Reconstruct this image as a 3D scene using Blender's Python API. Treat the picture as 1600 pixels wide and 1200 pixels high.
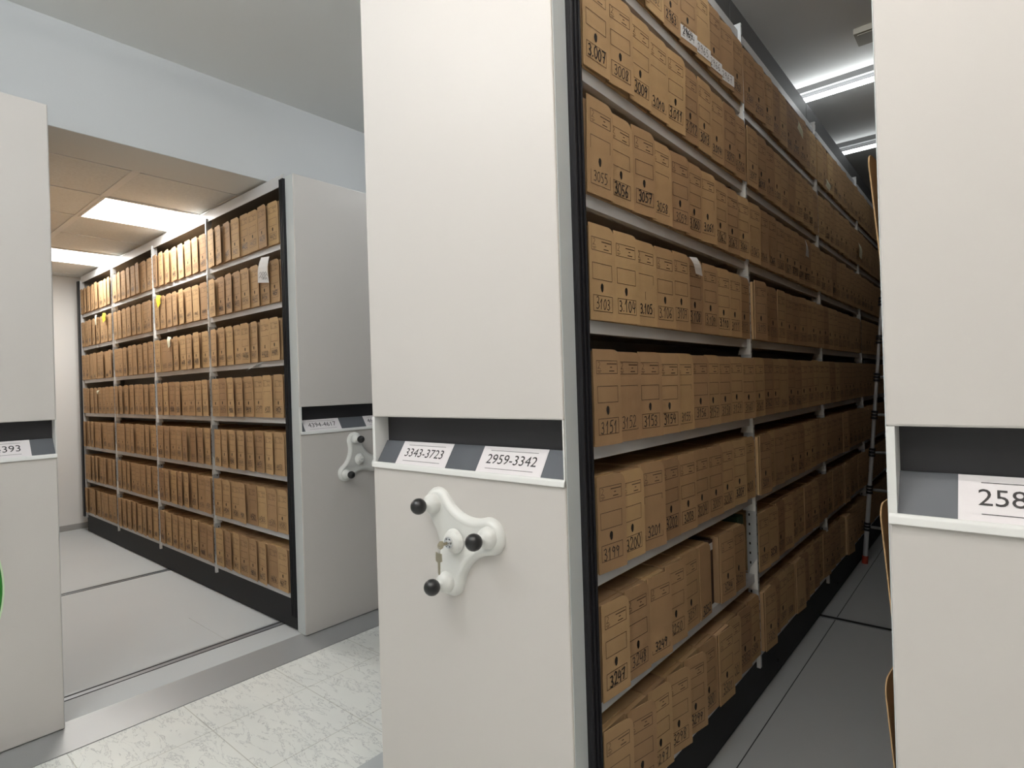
import bpy, bmesh, math, random
from mathutils import Vector, Matrix
random.seed(7)
S = bpy.context.scene
for o in list(bpy.data.objects): bpy.data.objects.remove(o)
C = bpy.data.collections.new('archive'); S.collection.children.link(C)
PI = math.pi

# ------------------------------------------------------------------ camera, world, exposure
CX, CY, CZ = 0.8052, -1.2289, 1.5256
RT = Vector((0.76340801, 0.6451903, -0.03062159)); UP = Vector((0.02521948, 0.01759845, 0.99952702)); FW = Vector((-0.64542404, 0.7638192, 0.00283656))
cam = bpy.data.cameras.new('camera'); co = bpy.data.objects.new('camera', cam); C.objects.link(co)
m = Matrix(((RT.x, UP.x, -FW.x, CX), (RT.y, UP.y, -FW.y, CY), (RT.z, UP.z, -FW.z, CZ), (0, 0, 0, 1)))
co.matrix_world = m; cam.sensor_width = 36; cam.lens = 36*905.257/1600; cam.clip_start = 0.02
S.camera = co
def px(x, y, z):
    d = Vector((x-CX, y-CY, z-CZ)); w = d.dot(FW)
    if w < .05: return (-9999, -9999)
    return 800+905.257*d.dot(RT)/w, 600-905.257*d.dot(UP)/w
W = bpy.data.worlds.new('world'); S.world = W; W.use_nodes = True
W.node_tree.nodes['Background'].inputs[0].default_value = (.8, .9, 1, 1); W.node_tree.nodes['Background'].inputs[1].default_value = 0.15
vs = S.view_settings; vs.view_transform = 'Standard'; vs.look = 'None'; vs.gamma = 1; vs.use_curve_mapping = False; vs.exposure = 0.26
S.cycles.max_bounces = 8; S.cycles.diffuse_bounces = 5
CEIL = 3.345
COOL = (.94, .98, 1.0); WARM = (1.0, .97, .93); CORR = (1.0, .955, .90)
# lamps: the tubes of the battens and the recessed troffers
BATTENS = [  # (x centre, y, length, watts, colour)
    (0.45, 2.79, 1.5, 4.2, COOL), (0.45, 3.95, 1.5, 1.6, COOL),
    (-1.5, 1.63, .9, 11, COOL), (-.35, .45, 1.5, 26, COOL), (.55, -.9, 1.5, 30, CORR), (-.95, -1.6, 1.5, 46, COOL), (.6, -2.4, 1.5, 30, CORR), (1.9, -1.4, 1.5, 18, CORR)]
TROFFERS = [(-3.58, -4.165, 40), (-5.35, -5.94, 34)]

# ------------------------------------------------------------------ materials
def mat(name, col, rough=.5, metal=0, bump=0, bscale=200, var=0, vscale=3, emit=0, spec=.5, rnd=0):
    M = bpy.data.materials.new(name); M.use_nodes = True; N = M.node_tree.nodes; L = M.node_tree.links
    b = N['Principled BSDF']; b.inputs['Base Color'].default_value = (*col, 1); b.inputs['Roughness'].default_value = rough
    b.inputs['Metallic'].default_value = metal; b.inputs['Specular IOR Level'].default_value = spec
    if emit: b.inputs['Emission Color'].default_value = (*col, 1); b.inputs['Emission Strength'].default_value = emit
    tc = N.new('ShaderNodeTexCoord')
    if var or rnd:
        n = N.new('ShaderNodeTexNoise'); n.inputs['Scale'].default_value = vscale; n.inputs['Detail'].default_value = 6; L.new(tc.outputs['Object'], n.inputs['Vector'])
        r = N.new('ShaderNodeMapRange'); r.inputs['To Min'].default_value = 1-var; r.inputs['To Max'].default_value = 1+var; L.new(n.outputs['Fac'], r.inputs['Value'])
        hs = N.new('ShaderNodeHueSaturation'); hs.inputs['Color'].default_value = (*col, 1); L.new(hs.outputs['Color'], b.inputs['Base Color'])
        if rnd:
            oi = N.new('ShaderNodeObjectInfo'); r2 = N.new('ShaderNodeMapRange'); r2.inputs['To Min'].default_value = 1-rnd; r2.inputs['To Max'].default_value = 1+rnd
            L.new(oi.outputs['Random'], r2.inputs['Value']); mu = N.new('ShaderNodeMath'); mu.operation = 'MULTIPLY'
            L.new(r.outputs[0], mu.inputs[0]); L.new(r2.outputs[0], mu.inputs[1]); L.new(mu.outputs[0], hs.inputs['Value'])
            r3 = N.new('ShaderNodeMapRange'); r3.inputs['To Min'].default_value = .494; r3.inputs['To Max'].default_value = .506; L.new(oi.outputs['Random'], r3.inputs['Value']); L.new(r3.outputs[0], hs.inputs['Hue'])
        else: L.new(r.outputs[0], hs.inputs['Value'])
    if bump:
        n2 = N.new('ShaderNodeTexNoise'); n2.inputs['Scale'].default_value = bscale; n2.inputs['Detail'].default_value = 3; L.new(tc.outputs['Object'], n2.inputs['Vector'])
        bp = N.new('ShaderNodeBump'); bp.inputs['Strength'].default_value = bump; bp.inputs['Distance'].default_value = .002; L.new(n2.outputs['Fac'], bp.inputs['Height']); L.new(bp.outputs[0], b.inputs['Normal'])
    return M
PAINT = mat('light grey enamel', (.625, .592, .562), .42, bump=.06, bscale=900, spec=.35)
PAINTW = mat('white enamel', (.78, .78, .76), .35, spec=.4)
SIDE = mat('grey enamel', (.47, .49, .49), .45, spec=.4)
STEEL = mat('pale shelf enamel', (.60, .61, .62), .45, var=.06, spec=.4)
POST = mat('galvanised post', (.55, .57, .58), .4, .3)
RUBBER = mat('black rubber', (.014, .014, .017), .55, spec=.3)
PLINTH = mat('charcoal enamel', (.020, .021, .023), .6, var=.05, spec=.25)
SKIN = mat('panel side enamel with painted light', (.62, .66, .67), .45, spec=.4)  # the panel's enamel, its bluish shading and extra brightness put into the colour
SLOT = mat('dark slot lining', (.022, .021, .024), .6)
TRAY = mat('slate tray', (.085, .092, .105), .5)
KRAFT = mat('kraft board', (.45, .295, .158), .8, bump=.25, bscale=60, var=.15, vscale=14, rnd=.18, spec=.15)
KRAFTE = mat('kraft edge', (.50, .32, .17), .85, spec=.1)
INK = mat('printed ink', (.05, .024, .010), .7)
PEN = mat('marker ink', (.018, .014, .014), .6)
HOLE = mat('box hole dark', (.012, .008, .005), .9)
PAPER = mat('white paper', (.80, .80, .80), .7, var=.02)
CARD = mat('label card', (.80, .76, .77), .55)
YEL = mat('yellow note paper', (.85, .72, .05), .7)
CREAM = mat('cream note paper', (.78, .78, .60), .7)
KNOB = mat('black plastic knob', (.012, .012, .013), .28)
HANDLE = mat('white moulded plastic', (.76, .76, .73), .28)
CHROME = mat('chrome', (.75, .75, .75), .15, 1)
BRASS = mat('nickel key', (.50, .45, .34), .3, 1)
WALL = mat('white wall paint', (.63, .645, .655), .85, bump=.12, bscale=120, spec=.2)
WALLB = mat('back wall paint', (.74, .74, .73), .85, bump=.12, bscale=120, spec=.2)
CEILM = mat('ceiling paint', (.82, .82, .80), .9, bump=.08, bscale=150, spec=.1)
TILEM = mat('mineral tile', (.70, .71, .69), .95, bump=.5, bscale=90, var=.12, vscale=60, spec=.1)
SOFF = mat('soffit paint', (.72, .73, .71), .85, spec=.1)
TBAR = mat('ceiling grid', (.74, .74, .72), .6)
VINYL = mat('grey vinyl platform', (.46, .485, .495), .55, var=.03, vscale=2, spec=.35)
VINYLR = mat('grey platform boards', (.42, .44, .45), .5, var=.06, vscale=2, spec=.3)
RAMPM = mat('grey ramp metal', (.30, .305, .305), .3, .1, spec=.6)
RAIL = mat('steel rail', (.42, .45, .48), .3, .7)
GROOVE = mat('rail groove', (.01, .01, .012), .7)
BASEB = mat('grey skirting', (.33, .33, .32), .5)
GREEN = mat('green vinyl', (.012, .20, .012), .4)
GREENR = mat('pale green rim', (.60, .78, .52), .5)
TUBE = mat('lit tube', (.93, .98, 1.0), .5, emit=9)
TROF = mat('lit diffuser', (1.0, .985, .93), .5, emit=4.5)
FIXT = mat('batten housing', (.45, .46, .46), .5)
FIXD = mat('batten side', (.20, .20, .20), .6)
DARKB = mat('dark binder', (.045, .022, .015), .6)
GRB = mat('green binder', (.012, .04, .018), .6)
RED = mat('red plastic', (.35, .04, .02), .5)
ALU = mat('aluminium', (.75, .76, .78), .35, .6)
VENT = mat('beige plate', (.42, .40, .34), .7)
CAPM = mat('dark top panel', (.075, .076, .075), .6)

def marble():
    M = bpy.data.materials.new('white veined marble'); M.use_nodes = True; N = M.node_tree.nodes; L = M.node_tree.links
    b = N['Principled BSDF']; b.inputs['Roughness'].default_value = .22
    tc = N.new('ShaderNodeTexCoord')
    mp = N.new('ShaderNodeMapping'); mp.inputs['Rotation'].default_value = (0, 0, 1.0); mp.inputs['Scale'].default_value = (1, 3.2, 1); L.new(tc.outputs['Object'], mp.inputs[0])
    n1 = N.new('ShaderNodeTexNoise'); n1.inputs['Scale'].default_value = 5.5; n1.inputs['Detail'].default_value = 12; n1.inputs['Roughness'].default_value = .68; n1.inputs['Distortion'].default_value = .5; L.new(mp.outputs[0], n1.inputs['Vector'])
    s = N.new('ShaderNodeMath'); s.operation = 'SUBTRACT'; s.inputs[1].default_value = .5; L.new(n1.outputs['Fac'], s.inputs[0])
    a = N.new('ShaderNodeMath'); a.operation = 'ABSOLUTE'; L.new(s.outputs[0], a.inputs[0])
    r = N.new('ShaderNodeValToRGB'); e = r.color_ramp.elements; e[0].position = 0; e[0].color = (.40, .41, .42, 1); e[1].position = .013; e[1].color = (.80, .81, .79, 1)
    x = r.color_ramp.elements.new(.005); x.color = (.58, .59, .59, 1); L.new(a.outputs[0], r.inputs[0])
    n2 = N.new('ShaderNodeTexNoise'); n2.inputs['Scale'].default_value = 3; n2.inputs['Detail'].default_value = 4; L.new(tc.outputs['Object'], n2.inputs['Vector'])
    r2 = N.new('ShaderNodeValToRGB'); r2.color_ramp.elements[0].position = .35; r2.color_ramp.elements[0].color = (.90, .91, .90, 1); r2.color_ramp.elements[1].position = .65; r2.color_ramp.elements[1].color = (1, 1, .98, 1); L.new(n2.outputs['Fac'], r2.inputs[0])
    mx = N.new('ShaderNodeMix'); mx.data_type = 'RGBA'; mx.blend_type = 'MULTIPLY'; mx.inputs[0].default_value = 1; L.new(r.outputs[0], mx.inputs[6]); L.new(r2.outputs[0], mx.inputs[7])
    br = N.new('ShaderNodeTexBrick'); br.offset = 0; br.inputs['Scale'].default_value = 1; br.inputs['Mortar Size'].default_value = .002; br.inputs['Brick Width'].default_value = .435; br.inputs['Row Height'].default_value = .435; br.inputs['Color1'].default_value = br.inputs['Color2'].default_value = (1, 1, 1, 1); br.inputs['Mortar'].default_value = (.68, .67, .64, 1)
    mp2 = N.new('ShaderNodeMapping'); mp2.inputs['Location'].default_value = (.05, .195, 0); L.new(tc.outputs['Object'], mp2.inputs[0]); L.new(mp2.outputs[0], br.inputs['Vector'])
    mx2 = N.new('ShaderNodeMix'); mx2.data_type = 'RGBA'; mx2.blend_type = 'MULTIPLY'; mx2.inputs[0].default_value = 1; L.new(mx.outputs[2], mx2.inputs[6]); L.new(br.outputs[0], mx2.inputs[7])
    L.new(mx2.outputs[2], b.inputs['Base Color'])
    return M
MARBLE = marble()

# ------------------------------------------------------------------ helpers
class MB:
    def __init__(s): s.v = []; s.f = []; s.mi = []; s.mats = []
    def m(s, mt):
        if mt not in s.mats: s.mats.append(mt)
        return s.mats.index(mt)
    def face(s, pts, mt):
        i = len(s.v); s.v += [tuple(p) for p in pts]; s.f.append(tuple(range(i, i+len(pts)))); s.mi.append(s.m(mt))
    def box(s, x0, x1, y0, y1, z0, z1, mt):
        i = len(s.v); k = s.m(mt)
        s.v += [(x, y, z) for z in (z0, z1) for y in (y0, y1) for x in (x0, x1)]
        for q in ((0, 2, 3, 1), (4, 5, 7, 6), (0, 1, 5, 4), (2, 6, 7, 3), (0, 4, 6, 2), (1, 3, 7, 5)): s.f.append(tuple(i+a for a in q)); s.mi.append(k)
    def prism(s, poly, f0, f1, mt, axis='y'):   # poly: 2-D outline; f0,f1: the two levels along axis
        n = len(poly); i = len(s.v); k = s.m(mt)
        def P(a, b, c): return (a, c, b) if axis == 'y' else ((c, a, b) if axis == 'x' else (a, b, c))
        for lv in (f0, f1): s.v += [P(a, b, lv) for a, b in poly]
        s.f.append(tuple(i+j for j in range(n))); s.mi.append(k); s.f.append(tuple(i+n+j for j in reversed(range(n)))); s.mi.append(k)
        for j in range(n): s.f.append((i+j, i+n+j, i+n+(j+1) % n, i+(j+1) % n)); s.mi.append(k)
    def tube(s, a, b, r, mt, n=12, r2=None):
        a = Vector(a); b = Vector(b); d = (b-a).normalized(); u = d.orthogonal().normalized(); w = d.cross(u); i = len(s.v); k = s.m(mt); r2 = r if r2 is None else r2
        for p, rr in ((a, r), (b, r2)): s.v += [tuple(p+u*rr*math.cos(2*PI*j/n)+w*rr*math.sin(2*PI*j/n)) for j in range(n)]
        for j in range(n): s.f.append((i+j, i+(j+1) % n, i+n+(j+1) % n, i+n+j)); s.mi.append(k)
        s.f.append(tuple(i+j for j in reversed(range(n)))); s.mi.append(k); s.f.append(tuple(i+n+j for j in range(n))); s.mi.append(k)
    def build(s, name, parent=None, smooth=False, bevel=0, seg=2):
        me = bpy.data.meshes.new(name); me.from_pydata(s.v, [], s.f)
        for mt in s.mats: me.materials.append(mt)
        me.polygons.foreach_set('material_index', s.mi)
        bm = bmesh.new(); bm.from_mesh(me)
        if bevel or smooth: bmesh.ops.remove_doubles(bm, verts=bm.verts, dist=1e-6)
        bmesh.ops.recalc_face_normals(bm, faces=bm.faces); bm.to_mesh(me); bm.free()
        if smooth: me.polygons.foreach_set('use_smooth', [True]*len(me.polygons))
        me.update()
        o = bpy.data.objects.new(name, me); C.objects.link(o)
        if parent: o.parent = parent
        if bevel:
            b = o.modifiers.new('bevel', 'BEVEL'); b.width = bevel; b.segments = seg; b.limit_method = 'ANGLE'
        return o
def tag(o, label=None, cat=None, group=None, kind=None):
    if label: o['label'] = label
    if cat: o['category'] = cat
    if group: o['group'] = group
    if kind: o['kind'] = kind
    return o
def empty(name, loc, rz=0):
    o = bpy.data.objects.new(name, None); C.objects.link(o); o.location = loc; o.rotation_euler = (0, 0, rz); o.empty_display_size = .1; return o
def box_obj(name, dims, parent=None, bevel=0, kind=None):
    b = MB(); b.box(*dims); o = b.build(name, parent, bevel=bevel)
    if kind: o['kind'] = kind
    return o
def text_faces(s, body, size, place, mt, thick=0, cx=True):
    """adds the outline text s to MB body; place maps (x,y) of the text plane to a 3-D point"""
    cu = bpy.data.curves.new('t', 'FONT'); cu.body = s; cu.size = size; cu.resolution_u = 3
    cu.align_x = 'CENTER' if cx else 'LEFT'; cu.align_y = 'CENTER'
    o = bpy.data.objects.new('t', cu); C.objects.link(o)
    dg = bpy.context.evaluated_depsgraph_get(); me = bpy.data.meshes.new_from_object(o.evaluated_get(dg))
    for p in me.polygons: body.face([place(me.vertices[i].co.x, me.vertices[i].co.y) for i in p.vertices], mt)
    bpy.data.objects.remove(o); bpy.data.curves.remove(cu); bpy.data.meshes.remove(me)

# ------------------------------------------------------------------ the setting
XW = -2.6; HB = 2.823      # wall with the wide opening, underside of its header
ZL = .140; ZC = .1845      # platform tops: left room, main room
ZM = .10                   # marble
tag(box_obj('floor', (-2.32, 4.2, -4.5, 8, ZM-.1, ZM, MARBLE)), kind='structure')
b = MB(); b.box(-2.30, -6.75, -3.6, 3.2, ZM-.1, ZL, VINYL)
tag(b.build('floor_left'), kind='structure')
b = MB()
b.prism([(-2.30, ZL), (-2.30, ZM-.02), (-2.105, ZM-.02), (-2.105, ZM+.004)], -3.6, 6.5, RAMPM, 'y')
tag(b.build('trim_1'), kind='structure')   # ramp strip of the left platform
b = MB(); b.box(-.98, 3.6, -.09, 6.9, ZM, ZC, VINYLR)
tag(b.build('floor_platform'), kind='structure')
b = MB(); b.prism([(-.98, ZC), (-.98, ZM), (-1.035, ZM), (-1.035, ZM+.003)], -.09, 6.9, RAMPM, 'y')
tag(b.build('trim_2'), kind='structure')
# rails in the left platform
for X in (-2.545, -4.32):
    b = MB(); b.box(X-.03, X+.03, -3.5, 3.1, ZL-.002, ZL+.002, RAIL); b.box(X-.016, X-.004, -3.5, 3.1, ZL+.002, ZL+.0028, GROOVE)
    b.box(X+.03, X+.033, -3.5, 3.1, ZL-.002, ZL+.0025, GROOVE)
    tag(b.build('trim_%d' % (3 if X > -3 else 4)), kind='structure')
for i, Y in enumerate((2.345, .45, 4.9)):
    b = MB(); b.box(-.95, 3.5, Y-.022, Y+.022, ZC-.002, ZC+.002, RAIL); b.box(-.95, 3.5, Y-.012, Y+.014, ZC+.002, ZC+.0028, GROOVE)
    tag(b.build('trim_%d' % (5+i)), kind='structure')
b = MB(); b.box(.073, .076, -.05, 6.8, ZC-.001, ZC+.0012, GROOVE); tag(b.build('trim_8'), kind='structure')
b = MB(); b.box(-2.54, -3.1, .203, .2045, ZL-.001, ZL+.0008, BASEB); tag(b.build('trim_9'), kind='structure')
# walls
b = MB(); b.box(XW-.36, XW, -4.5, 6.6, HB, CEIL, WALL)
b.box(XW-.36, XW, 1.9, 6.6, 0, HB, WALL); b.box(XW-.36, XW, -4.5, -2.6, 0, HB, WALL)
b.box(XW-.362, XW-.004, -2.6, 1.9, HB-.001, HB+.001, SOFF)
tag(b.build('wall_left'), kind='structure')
tag(box_obj('wall_back', (-6.85, -6.75, -3.6, 3.2, 0, HB+.2, WALLB)), kind='structure')
tag(box_obj('wall_side', (-6.85, XW-.36, 3.2, 3.3, 0, HB+.2, WALLB)), kind='structure')
tag(box_obj('wall_near', (-6.85, XW-.36, -3.7, -3.6, 0, HB+.2, WALLB)), kind='structure')
tag(box_obj('baseboard_back', (-6.75, -6.735, -3.6, 3.2, ZL, ZL+.06, BASEB)), kind='structure')
tag(box_obj('wall_far', (XW, 4.2, 6.9, 7.0, 0, CEIL, WALLB)), kind='structure')
tag(box_obj('wall_right', (4.1, 4.2, -4.5, 6.9, 0, CEIL, WALLB)), kind='structure')
tag(box_obj('wall_behind', (XW-.36, 4.2, -4.6, -4.5, 0, CEIL, WALLB)), kind='structure')
tag(box_obj('ceiling', (XW-.36, 4.2, -4.5, 7.0, CEIL, CEIL+.1, CEILM)), kind='structure')
# suspended ceiling of the left room
b = MB(); b.box(-6.75, XW-.36, -3.6, 3.2, HB+.006, HB+.03, TILEM)
xs = [-2.99, -3.575, -4.17, -4.76, -5.345, -5.945, -6.53]; ys = [-3.01, -2.42, -1.82, -1.235, -.645, -.055, .535, 1.13, 1.72, 2.31, 2.9]
for x in xs: b.box(x-.007, x+.007, -3.6, 3.2, HB, HB+.007, TBAR)
for y in ys:
    w = .02 if abs(y+.055) < .01 else .007
    b.box(-6.75, XW-.36, y-w, y+w, HB+.0004, HB+.0072, TBAR)
tag(b.build('ceiling_left'), kind='structure')

# recessed troffers
for k, (x1, x0, w) in enumerate(TROFFERS):
    t = empty('ceiling_light', ((x0+x1)/2, .54, HB))
    b = MB(); b.box((x0-x1)/2+.012, (x1-x0)/2-.012, -.58, .58, -.003, 0, TROF); b.build('diffuser', t)
    b = MB()
    hx = (x1-x0)/2
    for s in (-1, 1): b.box(s*hx-.012, s*hx+.012, -.594, .594, -.004, -.0005, TBAR); b.box(-hx+.0121, hx-.0121, s*.587-.007, s*.587+.007, -.004, -.0005, TBAR)
    b.build('frame', t)
    tag(t, ['bright recessed ceiling light nearest the wall opening, above the left room aisle', 'bright recessed ceiling light at the far end of the left room'][k], 'ceiling light', 'recessed lights of the left room')
    l = bpy.data.lights.new('troffer_lamp', 'AREA'); l.shape = 'RECTANGLE'; l.size = .56; l.size_y = 1.15; l.energy = w*1.0; l.color = WARM
    lo = bpy.data.objects.new('troffer_lamp', l); C.objects.link(lo); lo.parent = t; lo.location = (0, 0, -.006)
# further troffers of the same row, outside the view, as lamps with their diffusers
for k, (x0, y0) in enumerate(((-3.87, -1.83), (-5.64, -1.83))):
    t = empty('ceiling_light', (x0, y0, HB)); b = MB(); b.box(-.28, .28, -.58, .58, -.003, 0, TROF); b.build('diffuser', t)
    tag(t, ['recessed ceiling light behind the leftmost cabinet, near the opening', 'recessed ceiling light behind the leftmost cabinet, at the far wall'][k], 'ceiling light', 'recessed lights of the left room')
    l = bpy.data.lights.new('troffer_lamp', 'AREA'); l.shape = 'RECTANGLE'; l.size = .56; l.size_y = 1.15; l.energy = 22; l.color = WARM
    lo = bpy.data.objects.new('troffer_lamp', l); C.objects.link(lo); lo.parent = t; lo.location = (0, 0, -.006)
# tube battens of the main ceiling
blab = ['white tube batten above the right aisle, nearer of the two in view', 'white tube batten above the right aisle, farther of the two in view', 'tube batten above the middle of the central rack', 'tube batten above the front of the central rack', 'tube batten over the corridor in front of the racks', 'tube batten over the corridor by the left opening', 'tube batten at the back of the corridor', 'tube batten over the corridor to the right']
for k, (x, y, ln, w, col) in enumerate(BATTENS):
    t = empty('ceiling_light', (x, y, CEIL))
    h = ln/2
    b = MB(); b.box(-h, h, -.02, .05, -.035, 0, FIXT); b.box(-h, h, -.022, -.0201, -.035, -.0, FIXD); b.build('housing', t, bevel=.003)
    b = MB(); b.box(-h, h, .0, .03, -.05, -.0351, FIXD); b.build('tray', t)
    tm = mat('lit tube', col, .5, emit=w/(PI*2*PI*.014*ln))
    b = MB(); b.tube((-h+.02, -.02, -.085), (h-.02, -.02, -.085), .014, tm, 14); b.build('tube', t, smooth=True)
    b = MB()
    for s in (-1, 1): b.box(s*(h-.02)-.012, s*(h-.02)+.012, -.04, .0, -.105, -.0352, FIXT)
    b.build('lamp_holder', t)
    tag(t, blab[k], 'ceiling light', 'tube battens of the main room')
b = MB(); b.box(-.06, .06, -.075, .075, -.03, 0, VENT); b.box(-.045, .045, -.06, .06, -.034, -.0301, VENT)
o = b.build('ceiling_vent', bevel=.004); o.location = (.315, 2.365, CEIL); tag(o, 'small beige square plate on the ceiling above the right aisle', 'vent')

# ------------------------------------------------------------------ mobile shelving
def carriage(name, loc, rz, width, length, bays, lips, floorz, top, handle=None, toplip=None, gasket_side=1, yb=-.045, label=''):
    """local frame: x across the end panel (0 = visible shelf face on the +x side, -width = other face),
       y along the shelves away from the end panel, end panel front at y = -.1036"""
    t = empty(name, loc, rz); zb = floorz-.004
    x0, x1 = -width, .01
    yf = -.1036
    b = MB(); b.box(x0, x1, yf, yb, 1.44, top, PAINT); b.build('upper_panel', t, bevel=.004)
    b = MB(); b.box(x0, x1, yf, yb, zb, 1.281, PAINT); b.build('lower_panel', t, bevel=.004)
    # side cheeks either side of the slot
    for a, c in ((x0, x0+.012), (x1-.004, x1)): box_obj('slot_cheek', (a, c, yf, yb, 1.281, 1.44, PAINTW), t)
    b = MB(); b.box(x0+.012, x1-.004, -.050, -.0455, 1.30, 1.44, SLOT); b.prism([(-.098, 1.281), (-.098, 1.2955), (-.056, 1.361), (-.0502, 1.361), (-.0502, 1.281)], x0+.012, x1-.004, TRAY, 'x')
    b.build('label_tray', t)
    b = MB(); b.prism([(-.111, 1.281), (-.108, 1.2935), (-.104, 1.2975), (-.0982, 1.2975), (-.0982, 1.281)], x0, x1, PAINTW, 'x'); b.build('lip', t, bevel=.0015)
    # side skins of the end panel, bluish side light painted in, and ribbed black gaskets
    for s, xa, xb in ((1, x1+.0002, x1+.0016), (-1, x0-.0016, x0-.0002)):
        b = MB(); b.box(xa, xb, yf+.006, yb, zb+.002, top-.002, SKIN); b.build('side_skin', t)
        xo = x1 if s > 0 else x0
        if s != gasket_side: continue
        b = MB()
        for j in range(5):
            ya = yb+.002+j*.0085
            b.box(*sorted((xo-s*.02, xo+s*(.018 if j % 2 == 0 else .013))), ya, ya+(.0068), zb+.09, top-.01, RUBBER)
        b.box(*sorted((xo-s*.03, xo+s*.009)), yb+.001, yb+.045, zb+.09, top-.012, RUBBER)
        b.build('gasket', t, bevel=.001)
    # far gasket and far end panel
    b = MB()
    for s, xo in ((1, 0), (-1, x0)): b.box(*sorted((xo-s*.03, xo+s*.022)), length+.005, length+.06, zb+.16, top-.02, RUBBER)
    b.build('end_gasket', t)
    b = MB(); b.box(x0+.03, -.03, length-.002, length+.055, floorz+.02, top, SIDE); b.build('end_panel', t)
    b = MB(); b.box(x0+.004, -.003, max(yb+.001, .0005), length, floorz+.006, lips[-1]-.001, PLINTH)
    for j in range(1, bays): b.tube((-.004, length*j/bays+.28, floorz+.06), (.004, length*j/bays+.28, floorz+.06), .006, RUBBER, 8)
    b.tube((-.004, .04, floorz+.075), (.03, .04, floorz+.075), .014, RUBBER, 12)
    b.build('plinth', t)
    L = length/bays
    for j in range(bays+1):
        y = j*L if 0 < j < bays else (.004 if j == 0 else length-.03)
        u = MB()
        for s, xo in ((1, -.001), (-1, x0+.001)):
            u.box(*sorted((xo+s*.013, xo-s*.028)), y, y+.014, lips[-1]-.03, top-.022, POST)
            if 0 < j < bays:
                z = lips[-1]
                while z < top-.06:
                    u.box(*sorted((xo-s*.012, xo-s*.018)), y-.0006, y+.0001, z, z+.010, HOLE); z += .04
                    u.box(*sorted((xo+s*.013, xo+s*.0136)), y+.005, y+.009, z, z+.010, HOLE)
        up = u.build('upright', t)
        if 0 < j < bays:
            for z in lips:
                for s, xo in ((1, .0), (-1, x0)):
                    g = MB(); g.prism([(xo+s*.012, z+.10), (xo+s*.012, z-.03), (xo-s*.04, z-.03), (xo-s*.015, z+.06)], y-.0035, y-.0012, PAINTW, 'y')
                    g.build('bracket', up)
    for k, z in enumerate(lips):
        for j in range(bays):
            s_ = MB(); a = j*L+(.018 if j else .004); c = (j+1)*L-.0022
            if j == bays-1: c = length-.031
            s_.box(x0+.002, -.002, a, c, z+.031, z+.033, STEEL)
            s_.box(-.004, -.001, a, c, z, z+.033, STEEL); s_.box(x0+.001, x0+.004, a, c, z, z+.033, STEEL)
            s_.box(-.02, -.004, a, c, z, z+.002, STEEL)
            s_.build('shelf', t)
    tl = toplip if toplip else lips[0]+.326
    b = MB(); b.box(x0+.004, -.004, .003, length-.003, tl+.006, tl+.034, CAPM)
    for xa in (-.004, x0): b.box(xa, xa+.004, .003, length-.003, tl, tl+.036, STEEL)
    b.build('top_shelf', t)
    if name == 'mobile_shelving' and handle and handle.get('cap'):
        for j in range(bays):
            b = MB(); b.box(x0+.05, -.03, j*L+.05 if j == 0 else j*L+.003, (j+1)*L-.003, tl+.037, tl+.037+handle['cap'], CAPM); b.build('top_cover', t)
    else:
        b = MB(); b.box(x0+.001, -.001, .003, length-.003, tl+.0365, top+.025, mat_top); b.build('top_cover', t)
    b = MB(); b.box(x0/2-.004, x0/2+.004, .03, length-.03, lips[-1]+.035, tl, SIDE); b.build('divider', t)
    if handle: rotor(t, handle['x'], handle['z'], handle['a'], handle.get('key'))
    tag(t, label, 'mobile shelving', 'mobile shelving units'); return t
mat_top = STEEL

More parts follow.
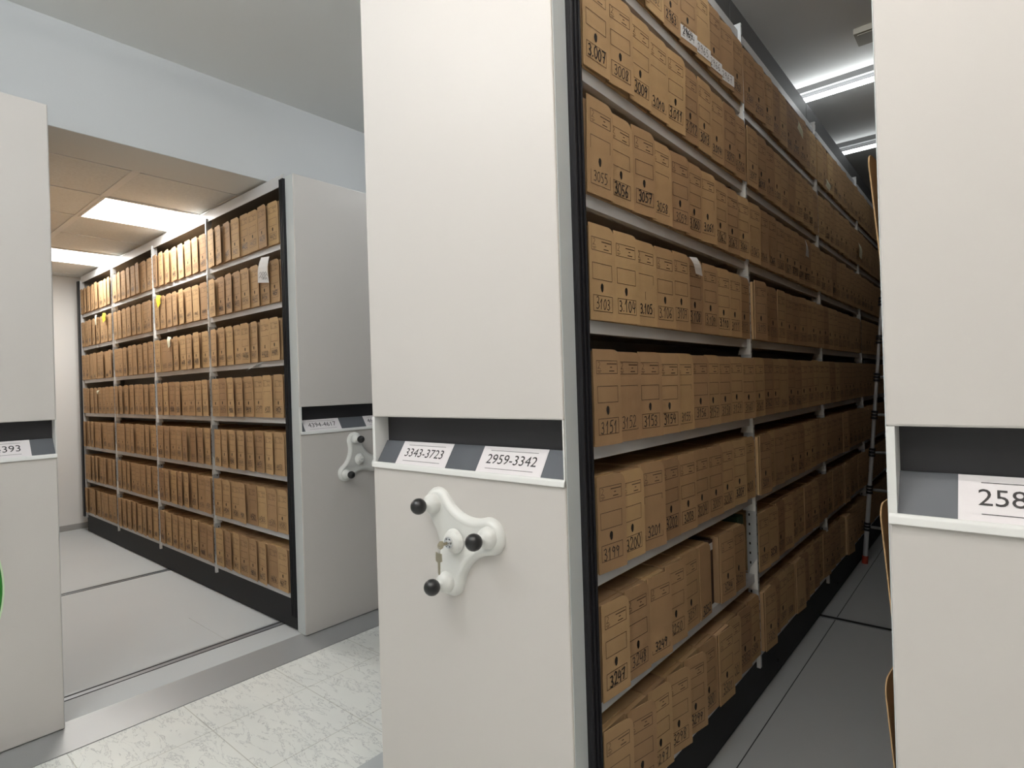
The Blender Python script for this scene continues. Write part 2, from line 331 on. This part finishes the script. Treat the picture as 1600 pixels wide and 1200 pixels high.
def rotor(parent, hx, hz, a0, key):
    h0 = MB(); n = 144; y0 = -.1036
    rings = [(0, 0), (0, -.006), (.003, -.013), (.009, -.019), (.016, -.0225), (.020, -.021), (.024, -.0205), (1, -.0205)]
    def rad(th):   # round arm ends joined by wide concave arcs
        f = (th-a0) % (2*PI/3); f = min(f, 2*PI/3-f)
        if f < math.radians(23.75): return .118*math.cos(f)+math.sqrt(max(0, .05**2-(.118*math.sin(f))**2))
        p = PI/3-f; return .2007*math.cos(p)-math.sqrt(max(0, .1247**2-(.2007*math.sin(p))**2))
    vs_ = []
    for sc, dy in rings:
        for j in range(n):
            th = 2*PI*j/n; r = rad(th); d1 = (rad(th+.02)-rad(th-.02))/.04; q_ = math.hypot(r, d1); nx, nz = (r*math.cos(th)+d1*math.sin(th))/q_, (r*math.sin(th)-d1*math.cos(th))/q_
            if sc == 1: rr = 0; nx = nz = 0
            else: rr = r
            vs_.append((hx+rr*math.cos(th)-sc*nx, y0+dy, hz+rr*math.sin(th)-sc*nz))
    k = h0.m(HANDLE); h0.v = vs_
    for i in range(len(rings)-1):
        for j in range(n): h0.f.append((i*n+j, i*n+(j+1) % n, (i+1)*n+(j+1) % n, (i+1)*n+j)); h0.mi.append(k)
    ho = h0.build('handle', parent, smooth=True)
    for q in range(3):
        th = a0+q*2*PI/3; x = hx+.1265*math.cos(th); z = hz+.1265*math.sin(th)
        c = MB(); prof = [(.030, -.018), (.028, -.030), (.024, -.040), (.015, -.046), (.008, -.050), (.007, -.060)]
        m_ = 24; k = c.m(HANDLE)
        for r, dy in prof: c.v += [(x+r*math.cos(2*PI*j/m_), y0+dy, z+r*math.sin(2*PI*j/m_)) for j in range(m_)]
        for i in range(len(prof)-1):
            for j in range(m_): c.f.append((i*m_+j, i*m_+(j+1) % m_, (i+1)*m_+(j+1) % m_, (i+1)*m_+j)); c.mi.append(k)
        c.build('collar', ho, smooth=True)
        kb = bpy.data.meshes.new('knob'); bm = bmesh.new(); bmesh.ops.create_uvsphere(bm, u_segments=24, v_segments=16, radius=.0225)
        bmesh.ops.rotate(bm, matrix=Matrix.Rotation(PI/2, 3, 'X'), verts=bm.verts); bmesh.ops.translate(bm, verts=bm.verts, vec=(x, y0-.076, z)); bm.to_mesh(kb); bm.free()
        kb.materials.append(KNOB); kb.polygons.foreach_set('use_smooth', [True]*len(kb.polygons)); ko = bpy.data.objects.new('knob', kb); C.objects.link(ko); ko.parent = ho
    c = MB(); c.tube((hx, y0-.024, hz), (hx, y0-.036, hz), .035, HANDLE, 32, .030); c.tube((hx, y0-.036, hz), (hx, y0-.044, hz), .030, HANDLE, 32, .020); c.build('hub', ho, bevel=.002)
    c = MB(); c.tube((hx, y0-.044, hz), (hx, y0-.049, hz), .0155, CHROME if key else HANDLE, 24)
    if not key: c.box(hx-.010, hx+.010, y0-.0515, y0-.049, hz-.003, hz+.003, SIDE); 
    else:
        for q in range(6): th = q*PI/3; c.tube((hx+.011*math.cos(th), y0-.049, hz+.011*math.sin(th)), (hx+.011*math.cos(th), y0-.0503, hz+.011*math.sin(th)), .0016, SLOT, 8)
        c.tube((hx, y0-.049, hz), (hx, y0-.056, hz), .007, CHROME, 16)
    c.build('lock_cylinder', ho)

PIT = .326; LC = [1.655+(5-k)*PIT for k in range(2, 10)]
LL = [2.7124-.3421*k for k in range(1, 8)]
MAIN = carriage('mobile_shelving', (0, 0, 0), 0, .735, 6.27, 5, LC, ZC, 3.03, dict(x=-.348, z=1.106, a=math.radians(12), key=True, cap=.15), toplip=2.945,
                label='central shelving unit with three-armed white handle and cards 3343-3723 and 2959-3342')
OPP = carriage('mobile_shelving', (1.4, 0, 0), 0, 1.4-.6575, 6.27, 5, LC, ZC, 3.03, dict(x=-.36, z=1.106, a=math.radians(12), key=False, cap=.15), toplip=2.945,
                label='rightmost shelving unit, its end panel cut by the picture edge, card starting 258')
# left room: local x -> world +Y is the "other" face; visible face is local -x ... rotate so panel faces +X
# rotation +90deg: local (x,y) -> world (-y, x): panel front local -y -> world +X
LEFTN = carriage('mobile_shelving', (-2.3576, .51+.735, 0), PI/2, .735, 4.18, 4, LL, ZL, 2.777, dict(x=-.36, z=1.103, a=math.radians(-20), key=False), toplip=2.735, gasket_side=-1, yb=-.018,
                label='shelving unit in the left room with card 4394-4617, full of boxes facing the aisle')
LEFTM = carriage('mobile_shelving', (-2.3576, -.6133, 0), PI/2, .735, 4.18, 4, LL, ZL, 2.777, dict(x=-.36, z=1.103, a=math.radians(-20), key=False), toplip=2.735, gasket_side=-1, yb=-.018,
                label='leftmost shelving unit with a green oval sticker and card ending 393')

# label cards on the sloped trays
def card(x0, x1, text, P, size, cat_label, clip=None):
    """P(x, t, off): point at panel coordinate x, t = 0..1 up the sloped tray"""
    b = MB(); n = 1
    b.face([P(x0, 0, .0008), P(x1, 0, .0008), P(x1, 1, .0008), P(x0, 1, .0008)], CARD); b.face([P(x0, 0, .0002), P(x0, 1, .0002), P(x1, 1, .0002), P(x1, 0, .0002)], CARD)
    w = x1-x0; cx = (x0+x1)/2
    for t0 in (.16, .84):
        a = cx-w*.37; c = cx+w*.37; b.face([P(a, t0-.008, .0012), P(c, t0-.008, .0012), P(c, t0+.008, .0012), P(a, t0+.008, .0012)], PEN)
    H = .078
    text_faces(text, b, size, lambda x, y: P(cx+x, .5+y/H, .0013), PEN)
    o = b.build('label_card'); tag(o, cat_label, 'label card', 'white number cards on the shelving units'); return o
def PC(dx=0, dy=0):
    def P(x, t, off): return (x+dx, -.0985+t*.0425-off*.84, 1.2965+t*.0645+off*.54)
    return P
def PLft():
    def P(x, t, off): return (-2.3576+.0985-t*.0425+off*.84, x, 1.2965+t*.0645+off*.54)
    return P
card(-.632, -.410, '3343-3723', PC(), .040, 'white card reading 3343-3723, on the tray of the central unit')
card(-.289, -.068, '2959-3342', PC(), .040, 'white card reading 2959-3342, on the tray of the central unit')
card(.748, .968, '2583-2958', PC(), .040, 'large white card starting 258 at the right picture edge')
card(1.09, 1.31, '2207-2582', PC(), .040, 'white card on the far side of the rightmost unit tray')
card(.546, .786, '4394-4617', PLft(), .042, 'white card reading 4394-4617, on the unit in the left room')
card(.964, 1.19, '4618-4841', PLft(), .042, 'white card half hidden behind the central unit, starting 46')
card(-.926, -.686, '4170-4393', PLft(), .042, 'white card ending 393, on the tray of the leftmost unit')
# keys in the lock of the central handle
hx, hz, ky = -.348, 1.106, -.1036-.056
kt = empty('key_bunch', (hx, ky, hz)); tag(kt, 'small bunch of two metal keys hanging in the lock of the central handle', 'keys')
b = MB(); b.box(-.0012, .0012, -.008, .010, -.004, .004, BRASS); b.prism([(-.008, 0), (-.012, .009), (-.022, .011), (-.030, .004), (-.030, -.004), (-.022, -.011), (-.012, -.009)], -.0012, .0012, BRASS, 'x')
b.build('key', kt)
b = MB(); pr = None
for j in range(17):
    th = 2*PI*j/16; p = (.001*math.cos(th), -.026+.006*math.sin(th)*.4, -.012+.011*math.cos(th))
    if pr: b.tube(pr, p, .0008, CHROME, 6)
    pr = p
b.build('key_ring', kt)
b = MB(); b.prism([(-.011, -.018), (.011, -.020), (.012, -.040), (.004, -.044), (.003, -.074), (-.001, -.078), (-.004, -.074), (-.004, -.045), (-.012, -.041)], -.028, -.0262, BRASS, 'y'); b.build('key', kt)
# green oval sticker, mostly outside the picture
b = MB(); cy_, cz_ = -.972, .788
def oval(a, c): return [(cy_+a*math.cos(2*PI*j/64), cz_+c*math.sin(2*PI*j/64)) for j in range(64)]
b.prism(oval(.188, .318), -2.2538, -2.2530, GREENR, 'x'); b.prism(oval(.182, .310), -2.2530, -2.2524, GREEN, 'x')
o = b.build('round_sticker'); tag(o, 'green oval sticker with a pale rim on the leftmost end panel', 'sticker')

# ------------------------------------------------------------------ archive boxes
DIG = {  # handwritten digits in a .6 x 1 cell
 '0': [[(.30, 1), (.08, .8), (.04, .45), (.15, .08), (.34, 0), (.54, .25), (.56, .65), (.42, .95), (.28, 1)]],
 '1': [[(.08, .62), (.36, 1), (.30, .0)]],
 '2': [[(.06, .78), (.22, 1), (.46, .92), (.48, .65), (.25, .3), (.04, .04), (.58, .06)]],
 '3': [[(.08, .92), (.34, 1), (.50, .82), (.38, .58), (.20, .52), (.44, .46), (.56, .24), (.36, .0), (.05, .08)]],
 '4': [[(.22, 1), (.04, .42), (.30, .38), (.56, .46)], [(.50, .85), (.42, .0)]],
 '5': [[(.56, .98), (.16, .96), (.10, .56), (.36, .60), (.54, .36), (.40, .06), (.06, .02)]],
 '6': [[(.50, 1), (.20, .72), (.05, .3), (.20, .02), (.48, .1), (.50, .38), (.26, .48), (.08, .30)]],
 '7': [[(.04, .94), (.56, .98), (.30, .0)], [(.14, .48), (.50, .52)]],
 '8': [[(.46, .86), (.24, 1), (.10, .78), (.46, .34), (.40, .04), (.14, .02), (.10, .28), (.50, .72), (.46, .88)]],
 '9': [[(.50, .80), (.26, 1), (.06, .76), (.20, .52), (.48, .66), (.52, .86), (.42, .30), (.34, .0)]],
 '.': [[(.05, .02), (.12, .10)]]}
LOGO = [[(.2, .95), (.5, 1), (.62, .8), (.35, .55), (.1, .35), (.45, .42), (.75, .3)], [(0, .12), (.9, .14)], [(.2, -.02), (.7, .0)]]
def ribbon(b, pts, w, P, mt, off):
    for (xa, za), (xb, zb) in zip(pts, pts[1:]):
        d = Vector((xb-xa, zb-za)); l = d.length
        if l < 1e-6: continue
        d /= l; n_ = Vector((-d.y, d.x))*w/2; e = d*w*.3
        a = Vector((xa, za))-e; c = Vector((xb, zb))+e
        b.face([P(*(a-n_), off), P(*(c-n_), off), P(*(c+n_), off), P(*(a+n_), off)], mt)
def frame(b, x0, x1, z0, z1, w, P, mt, off=.0005):
    for q in ((x0, x1, z0, z0+w), (x0, x1, z1-w, z1), (x0, x0+w, z0, z1), (x1-w, x1, z0, z1)):
        b.face([P(q[0], q[2], off), P(q[1], q[2], off), P(q[1], q[3], off), P(q[0], q[3], off)], mt)
def flap(b, w, h, ang, num, detail=2, plain=False, dot=False, rng=random, bold=1.0, rad=.030, top=0.0, white=False):
    """front flap; x 0..w, z 0..h, hinge at x=0, swings out (towards -y) by ang; optional number"""
    ca, sa = math.cos(ang), math.sin(ang); Y0 = -.0015
    wob = [rng.uniform(-.0007, .0007) for _ in range(4)]
    def P(x, z, off=0):
        y = Y0-x*sa-off+wob[0]*math.sin(z*20)
        return (x*ca+off*-sa*0, y-(z/h)*top, z)
    out = [(0, 0), (w, 0)]
    nr = 5 if detail > 0 else 2
    for j in range(nr+1): th = PI/2*j/nr; out.append((w-rad+rad*math.cos(th), h-rad+rad*math.sin(th)))
    out += [(0, h)]
    b.face([P(x, z, .0) for x, z in out], KRAFT)
    b.face([P(x, z, -.0022) for x, z in reversed(out)], KRAFT)
    for (xa, za), (xb, zb) in zip(out, out[1:]+out[:1]): b.face([P(xa, za, 0), P(xa, za, -.0022), P(xb, zb, -.0022), P(xb, zb, 0)], KRAFTE)
    ox = rng.uniform(-.003, .003); oz = rng.uniform(-.004, .004)
    if not plain:
        X = lambda f: f*w+ox; Z = lambda f: h*(1-f)+oz; lw = .0015
        frame(b, X(.09), X(.87), Z(.265), Z(.125), lw, P, INK); frame(b, X(.10), X(.86), Z(.565), Z(.39), lw, P, INK)
        frame(b, X(.11), X(.86), Z(.895), Z(.725), lw, P, INK)
        if detail > 1:
            for st in LOGO: ribbon(b, [(X(.13)+px_*.018, Z(.245)+pz_*.026) for px_, pz_ in st], .0012, P, INK, .0005)
            for zf, a, c in ((.160, .48, .84), (.195, .60, .66), (.235, .56, .74)):
                ribbon(b, [(X(a), Z(zf)), (X(c), Z(zf))], .0024, P, INK, .0005)
        hx_, hz_ = X(.46), Z(.645)
        nn = 10 if detail else 6
        b.face([P(hx_+.0075*math.cos(2*PI*j/nn)*(1 if math.sin(2*PI*j/nn) > 0 else .8), hz_+.012*math.sin(2*PI*j/nn), .0006) for j in range(nn)], HOLE)
    if white:
        b2 = Z(.90); b.face([P(X(.02), Z(.90), .0009), P(X(.98), Z(.90), .0009), P(X(.98), Z(.74), .0009), P(X(.02), Z(.74), .0009)], PAPER)
    if num and detail > 0 and not white:
        s = str(num)
        if dot: s = s[0]+'.'+s[1:]
        ch = rng.uniform(.027, .033)*(h/.25); adv = [.30 if c == '.' else .74 for c in s]; tot = sum(adv)*ch*.78
        if plain: zc = h*(1-.90)
        else: zc = h*(1-.81)+oz
        xs_ = w*.485+ox-tot/2+rng.uniform(-.003, .003); base = zc-ch/2+rng.uniform(-.003, .003); sl = rng.uniform(-.02, .12); tilt = rng.uniform(-.05, .06)
        for c, a in zip(s, adv):
            sc = ch*rng.uniform(.9, 1.1)
            for st in DIG[c]:
                pts = []
                for qx, qz in st:
                    jx, jz = rng.uniform(-.03, .03), rng.uniform(-.03, .03)
                    pts.append((xs_+(qx+jx+qz*sl)*sc*.82, base+(qz+jz)*sc+(xs_-w*.2)*tilt))
                ribbon(b, pts, .0026*bold, P, PEN, .0012 if not white else .0014)
            xs_ += a*ch*.78
    return P
def body(b, w, h, D, detail=1):
    y0 = .005
    b.box(.0008, w-.0008, y0, D, 0, h-.006, KRAFT)
    if detail:   # the folded lid panel on top with its seam
        b.box(.002, w-.002, y0+.014, D-.002, h-.0061, h-.0035, KRAFT)
        b.face([(w*.5-.0006, y0+.02, h-.0033), (w*.5+.0006, y0+.02, h-.0033), (w*.5+.0006, D-.01, h-.0033), (w*.5-.0006, D-.01, h-.0033)], KRAFTE)
ORD = ['first', 'second', 'third', 'fourth', 'fifth', 'sixth', 'seventh', 'eighth', 'ninth', 'tenth', 'eleventh', 'twelfth']
ROWN = ['top', 'second', 'third', 'fourth', 'fifth', 'sixth', 'seventh', 'bottom']
HC, HL = .249, .256
specs = []   # every box: dict(face, pos, w, h, num, ...)
def add(face, u, z, w, h, num, out, ang, **k):
    """face 'C' central rack (faces +X), 'L' left room (faces -Y), 'R' rightmost unit (faces -X), 'M' leftmost unit (faces +Y); u = coordinate of the box's left edge seen from the aisle"""
    if face == 'C': loc = (.006+out, u, z); rz = PI/2; mid = (.006+out, u+w/2, z+h/2); e = ((.006+out, u, z), (.006+out, u+w, z))
    if face == 'L': loc = (u, .504-out, z); rz = 0; mid = (u+w/2, .504, z+h/2); e = ((u, .504, z), (u+w, .504, z))
    if face == 'R': loc = (.6575-.004-out, u, z); rz = -PI/2; e = None
    if face == 'M': loc = (u, -.6133+.004+out, z); rz = PI; e = None
    area = 0; vis = False
    if e:
        (xa, ya, za), (xb, yb, zb) = e; p0 = px(xa, ya, za+h/2); p1 = px(xb, yb, zb+h/2); t_ = px(*[(q+r)/2 for q, r in zip(e[0], e[1])]); pm = px((xa+xb)/2, (ya+yb)/2, za+h)
        y0_, y1_ = max(0, min(pm[1], t_[1])), min(1200, max(pm[1], t_[1])); x0_, x1_ = max(0, p0[0]), min(1362, p1[0])
        if face == 'L': x0_ = max(x0_, 92)
        area = max(0, x1_-x0_)*max(0, y1_-y0_)
    specs.append(dict(face=face, loc=loc, rz=rz, w=w, h=h, num=num, ang=ang, area=area, out=out, **k))
rg = random.Random(11)
OUTC = {(3, 10): .018, (5, 10): .020, (7, 10): .022, (7, 6): .022, (6, 8): .03, (6, 23): .02, (7, 14): .02, (5, 23): .02, (7, 23): .03, (3, 7): .006}
WHITE = {2964, 2965, 2966, 2967}
cnts = [10, 10, 9, 10, 9]
for r in range(8):
    z = LC[r]+.0335; i = 0
    for bay in range(5):
        n_ = cnts[bay]; y = bay*1.254+(.031 if bay == 0 else .023); y1 = (bay+1)*1.254-.006
        stepw = (y1-y)/n_
        for q in range(n_):
            num = 2959+48*r+i; u = y+q*stepw; w = min(stepw-.0015, .1215); out = OUTC.get((r, i), rg.uniform(0, .006)); ang = rg.choice([rg.uniform(.03, .08), rg.uniform(.07, .13)])
            pl = False; bold = rg.choice([.85, 1, 1, 1.2, 1.5]); dot = (r in (1, 2, 3) and rg.random() < .6); tp = rg.uniform(-.001, .004); h = HC+rg.uniform(-.003, .003)
            if r in (1, 2): tp = rg.uniform(.0, .008)
            skip = False
            if r == 6 and bay == 0:
                ang = rg.uniform(.06, .14)
                if q < 5: u = .031+q*.1255; w = .122; ang = ang if q < 4 else .02
                elif q == 5: u = .664; w = .095; pl = True; out = .003; num = 3252; ang = .0; bold = 1.5
                elif q == 6: skip = True
                elif q == 7: u = .853; w = .119; out = .002; num = 3254
                elif q == 8: u = .974; w = .119; out = .003; num = 3255; ang = .05
                else: skip = True
            if r == 7 and bay == 0 and q < 5: ang = rg.uniform(.10, .22)
            if skip: i += 1; continue
            add('C', u, z, w, h, num, out, ang, row=r, bay=bay, q=q, plain=pl, bold=bold, dot=dot, top=tp, white=(num in WHITE))
            i += 1
LX0 = -2.3496; LLb = 1.0449
for r in range(7):
    z = LL[r]+.0335
    for bay in range(4):      # bay 0 = farthest from the opening
        xl = LX0-(4-bay)*LLb+.022; xr = xl+LLb-.028
        if bay == 3: xr = LX0-.052
        n_ = 8; st = (xr-xl)/n_
        us = [xl+st*q for q in range(8)]; lean = [0]*8
        for q in range(8):
            num = 4394+32*r+bay*8+q; u = us[q]; w = .1185; out = rg.uniform(0, .010); ang = rg.uniform(.0, .13)
            if r == 2 and bay == 3:
                u = xl+q*.1195 if q < 6 else xr-(8-q)*.1215; 
                if q < 6: w = .112; u = xl+q*.1155
                if q >= 6: out = .014
            w = min(w, .1215)
            add('L', u, z, w, HL+rg.uniform(-.004, .003), num, out, ang, row=r, bay=bay, q=q, plain=(r == 2 and bay == 0 and q in (2, 3, 6)), bold=rg.choice([1, 1.3, 1.6]), dot=False, top=rg.uniform(0, .004), white=False, lean=rg.choice([0, 0, 0, .006, -.012, -.02]) if q > 0 else 0)
for r in range(8):
    for bay in range(5):
        for q in range(10):
            u = (bay+1)*1.254-.008-q*.123; 
            pulled = bay == 0 and q >= 8
            out = rg.uniform(0, .008)
            show = bay == 0 and q == 9 and r in (3, 5, 6)
            add('R', u, LC[r]+.0335, .1205, HC, 0, -.0 if show else out, .07 if show else .05, row=r, bay=bay, q=q, plain=False, bold=1, dot=False, top=.018 if show else .003, white=False)
            if show: specs[-1]['area'] = 1e5
for r in range(7):
    for bay in range(4):
        for q in range(8):
            u = LX0-(4-bay)*LLb+.022+.126*(q+1)
            if bay == 3 and q == 7: continue
            add('M', u, LL[r]+.0335, .1205, HL, 0, 0, .04, row=r, bay=bay, q=q, plain=False, bold=1, dot=False, top=.003, white=False)
specs.sort(key=lambda s: -s['area'])
bodymesh = {}
def body_obj(w, h, D):
    key = (round(w, 3), round(h, 3))
    if key not in bodymesh:
        b = MB(); body(b, key[0], key[1], D); o = b.build('archive_box'); bodymesh[key] = o.data; bpy.data.objects.remove(o)
    o = bpy.data.objects.new('archive_box', bodymesh[key]); C.objects.link(o); return o
BAYC = ['nearest', 'second', 'third', 'fourth', 'fifth']; BAYL = ['farthest', 'second-farthest', 'second-nearest', 'nearest']
crowd = MB()
for i, s in enumerate(specs):
    rr = random.Random(s['num']*7+i)
    if i < 300:
        o = body_obj(s['w'], s['h'], .362); o.location = s['loc']; o.rotation_euler = (0, s.get('lean', 0) if s['face'] == 'L' else 0, s['rz'])
        b = MB(); flap(b, s['w'], s['h'], s['ang'], s['num'], 2, s['plain'], s['dot'], rr, s['bold'], top=s['top'])
        f = b.build('flap', o)
        if s['white']:
            b = MB(); w_, h_ = s['w'], s['h']; sa = math.sin(s['ang'])
            P = lambda x, z, off=0: (x, -.0030-x*sa-off-(z/h_)*s['top'], z)
            b.face([P(.004, h_*.07), P(w_-.002, h_*.07), P(w_-.002, h_*.24), P(.004, h_*.24)], PAPER)
            xs_ = w_*.5-.042
            for c in str(s['num']):
                for st in DIG[c]: ribbon(b, [(xs_+qx*.026, h_*.10+qz*.027) for qx, qz in st], .0022, P, PEN, .0008)
                xs_ += .021
            pl = b.build('paper_label', f)
            pl['label'] = 'white paper label with the number written in blue-black pen'
        if s['face'] == 'R':
            tag(o, {3: 'kraft box edge above the card slot, poking past the rightmost unit near the ceiling light', 5: 'kraft box edge poking out beside the lip of the rightmost unit', 6: 'kraft box edge poking out low beside the rightmost unit, above the aisle floor'}[s['row']], 'archive box', 'kraft archive boxes of the rightmost unit')
        elif s['face'] == 'C':
            if s['bay'] == 0:
                lab = 'kraft archive box hand-numbered %d, %s row from the top of the central rack' % (s['num'], ROWN[s['row']])
                if s['row'] == 7: lab = 'kraft archive box hand-numbered %d, bottom row of the central rack' % s['num']
                if s['row'] == 0: lab = 'kraft archive box hand-numbered %d, top row of the central rack' % s['num']
                if s['white']: lab = 'kraft archive box with white paper label %d, top row of the central rack' % s['num']
                if s['plain']: lab = 'plain kraft box turned around, marked 3252, seventh row of the central rack'
            else: lab = 'kraft archive box, %s in the %s bay of the %s row, central rack' % (ORD[s['q']], BAYC[s['bay']], ROWN[s['row']])
            tag(o, lab, 'archive box', 'kraft archive boxes of the central rack')
        else:
            rn = 'bottom' if s['row'] == 6 else ROWN[s['row']]
            tag(o, 'kraft archive box, %s in the %s bay of the %s row, left room' % (ORD[s['q']], BAYL[s['bay']], rn), 'archive box', 'kraft archive boxes of the left room rack')
    else:
        D = .362; b = MB(); body(b, s['w'], s['h'], D, 0); flap(b, s['w'], s['h'], s['ang'], s['num'], 1 if s['area'] > 150 else 0, s['plain'], False, rr, s['bold'], top=s['top'])
        M_ = Matrix.Translation(s['loc']) @ Matrix.Rotation(s['rz'], 4, 'Z') @ Matrix.Rotation(s.get('lean', 0), 4, 'Y')
        base = len(crowd.v); crowd.v += [tuple(M_ @ Vector(v)) for v in b.v]
        mp = [crowd.m(mt) for mt in b.mats]
        crowd.f += [tuple(base+k for k in f) for f in b.f]; crowd.mi += [mp[k] for k in b.mi]
o = crowd.build('archive_boxes'); tag(o, 'all the remaining small and distant kraft archive boxes deeper along the racks', 'archive boxes', kind='stuff')

# two binders filling the gap in the seventh row
b = MB(); z = LC[6]+.034; b.box(-.33, -.016, .763, .848, z, z+.232, DARKB); b.box(-.0159, -.0152, .765, .846, z+.196, z+.222, PAPER)
b.box(-.10, -.02, .768, .782, z+.232, z+.238, DARKB); b.box(-.10, -.02, .828, .842, z+.232, z+.238, DARKB)
o = b.build('binder', bevel=.002); tag(o, 'dark brown binder with a white spine label in the gap beside box 3252', 'binder')
b = MB(); b.box(-.34, -.012, 1.108, 1.17, z, z+.262, GRB); o = b.build('binder', bevel=.003); tag(o, 'dark green binder behind the first post, seventh row of the central rack', 'binder')

# ------------------------------------------------------------------ paper slips and notes
def slip(pts, mt, label, cat='paper slip', group=None, scrib=False, name='paper_slip', bend=.004, nrm=(1, 0, 0)):
    b = MB(); n = Vector(nrm); P4 = [Vector(p) for p in pts]; N_ = 5; rows = []
    for j in range(N_+1):
        t_ = j/N_; o_ = n*(bend*math.sin(t_*PI*1.3))
        rows.append((P4[0].lerp(P4[3], t_)+o_, P4[1].lerp(P4[2], t_)+o_))
    for (a, c), (d, e) in zip(rows, rows[1:]):
        b.face([a, c, e, d], mt); k = n*.0004; b.face([a-k, d-k, e-k, c-k], mt)
    if scrib:
        for zf, a, c in ((.62, .2, .9), (.70, .3, .95), (.78, .15, .8), (.84, .4, .9)):
            t_ = zf; k = n*(bend*math.sin(t_*PI*1.3)+.0006); q0 = P4[0].lerp(P4[3], t_)+k; q1 = P4[1].lerp(P4[2], t_)+k
            pr = None
            for j in range(7):
                p = q0.lerp(q1, a+(c-a)*j/6)+Vector((0, 0, .006*((j % 2)*2-1)))
                if pr: b.tube(pr, p, .0006, PEN, 4)
                pr = p
    o = b.build(name, smooth=False); tag(o, label, cat, group); return o
G = 'paper slips tucked between boxes'
slip([(.034, .602, 1.930), (.034, .665, 1.936), (.036, .712, 1.880), (.036, .656, 1.882)], PAPER, 'white paper slip sticking out slantwise between boxes 3107 and 3109', group=G)
slip([(.034, 2.034, 2.855), (.034, 2.10, 2.835), (.034, 2.145, 2.79), (.034, 2.04, 2.815)], CREAM, 'cream note on the top row of the central rack, second bay', group=G)
slip([(.034, 2.105, 2.245), (.034, 2.120, 2.240), (.034, 2.19, 2.165), (.034, 2.125, 2.165)], PAPER, 'small triangular white slip in the second bay, third row of central rack', group=G)
slip([(.034, 2.65, 2.705), (.034, 2.75, 2.695), (.034, 2.75, 2.655), (.034, 2.65, 2.665)], CREAM, 'small pale label in the third bay, top row of central rack', group=G)
slip([(.034, 3.64, 2.49), (.034, 3.75, 2.475), (.034, 3.765, 2.385), (.034, 3.67, 2.395)], CREAM, 'pale slip near the third post, second row of central rack', group=G)
ny = (0, -1, 0)
slip([(-2.588, .478, 2.344), (-2.487, .478, 2.335), (-2.496, .468, 2.180), (-2.618, .462, 2.195)], PAPER, 'long white slip with scribbles hanging over boxes, second row, left room', group=G, scrib=True, nrm=ny, bend=.008)
slip([(-4.309, .478, 2.330), (-4.215, .478, 2.318), (-4.225, .474, 2.255), (-4.275, .470, 2.225)], YEL, 'yellow note in the second row of the left room, nearer of two', 'note', 'yellow notes of the left room', nrm=ny, name='sticky_note')
slip([(-5.694, .478, 2.335), (-5.605, .478, 2.322), (-5.610, .474, 2.262), (-5.690, .472, 2.240)], YEL, 'yellow note in the second row of the left room, farther of two', 'note', 'yellow notes of the left room', nrm=ny, name='sticky_note')
slip([(-5.937, .478, 2.340), (-5.880, .478, 2.335), (-5.90, .472, 2.24), (-5.93, .472, 2.245)], CREAM, 'pale curled slip in the farthest bay, second row, left room', group=G, nrm=ny)
slip([(-4.10, .478, 1.985), (-4.03, .478, 1.975), (-4.05, .472, 1.91), (-4.08, .470, 1.895)], CREAM, 'pale curled slip over a box, third row, left room', group=G, nrm=ny)
slip([(-5.95, .478, 1.600), (-5.86, .478, 1.605), (-5.91, .474, 1.57), (-5.935, .474, 1.565)], CREAM, 'tiny pale slip at a box top, fourth row, left room', group=G, nrm=ny)
slip([(-2.76, .53, 1.7198), (-2.63, .53, 1.7198), (-2.68, .485, 1.712), (-2.82, .470, 1.665)], PAPER, 'white slip lying over the shelf edge below the third row, left room', group=G, nrm=ny, bend=.002)

# ------------------------------------------------------------------ telescopic ladder
A0 = Vector((.028, 3.52, ZC)); TOP = Vector((.20, 3.55, 2.30)); side = Vector((.42, -.10, 0))
dv = (TOP-A0)
t = empty('telescopic_ladder', tuple(A0)); tag(t, 'aluminium telescopic ladder with black collars and red feet leaning in the right aisle', 'ladder')
n_ = 8
for s in (0, 1):
    b = MB(); base = side*s
    for k in range(n_):
        a = base+dv*(k/n_)+dv.normalized()*.05*(k == 0); c = base+dv*((k+1)/n_); r = .0155-.0009*k
        b.tube(a, c, r, ALU, 14)
    b.build('stile', t, smooth=False)
    for k in range(1, n_):
        b = MB(); p = base+dv*(k/n_); d = dv.normalized()
        for q in (-.030, -.008, .014): b.tube(p+d*q, p+d*(q+.015), .021, RUBBER, 14)
        b.build('collar', t)
    b = MB(); b.tube(base+Vector((0, 0, .001)), base+dv.normalized()*.055, .020, RED, 14); b.build('foot', t)
for k in range(1, n_):
    b = MB(); p = dv*(k/n_); b.tube(p+side*.06, p+side*.94, .010, FIXD, 10); b.build('rung', t)
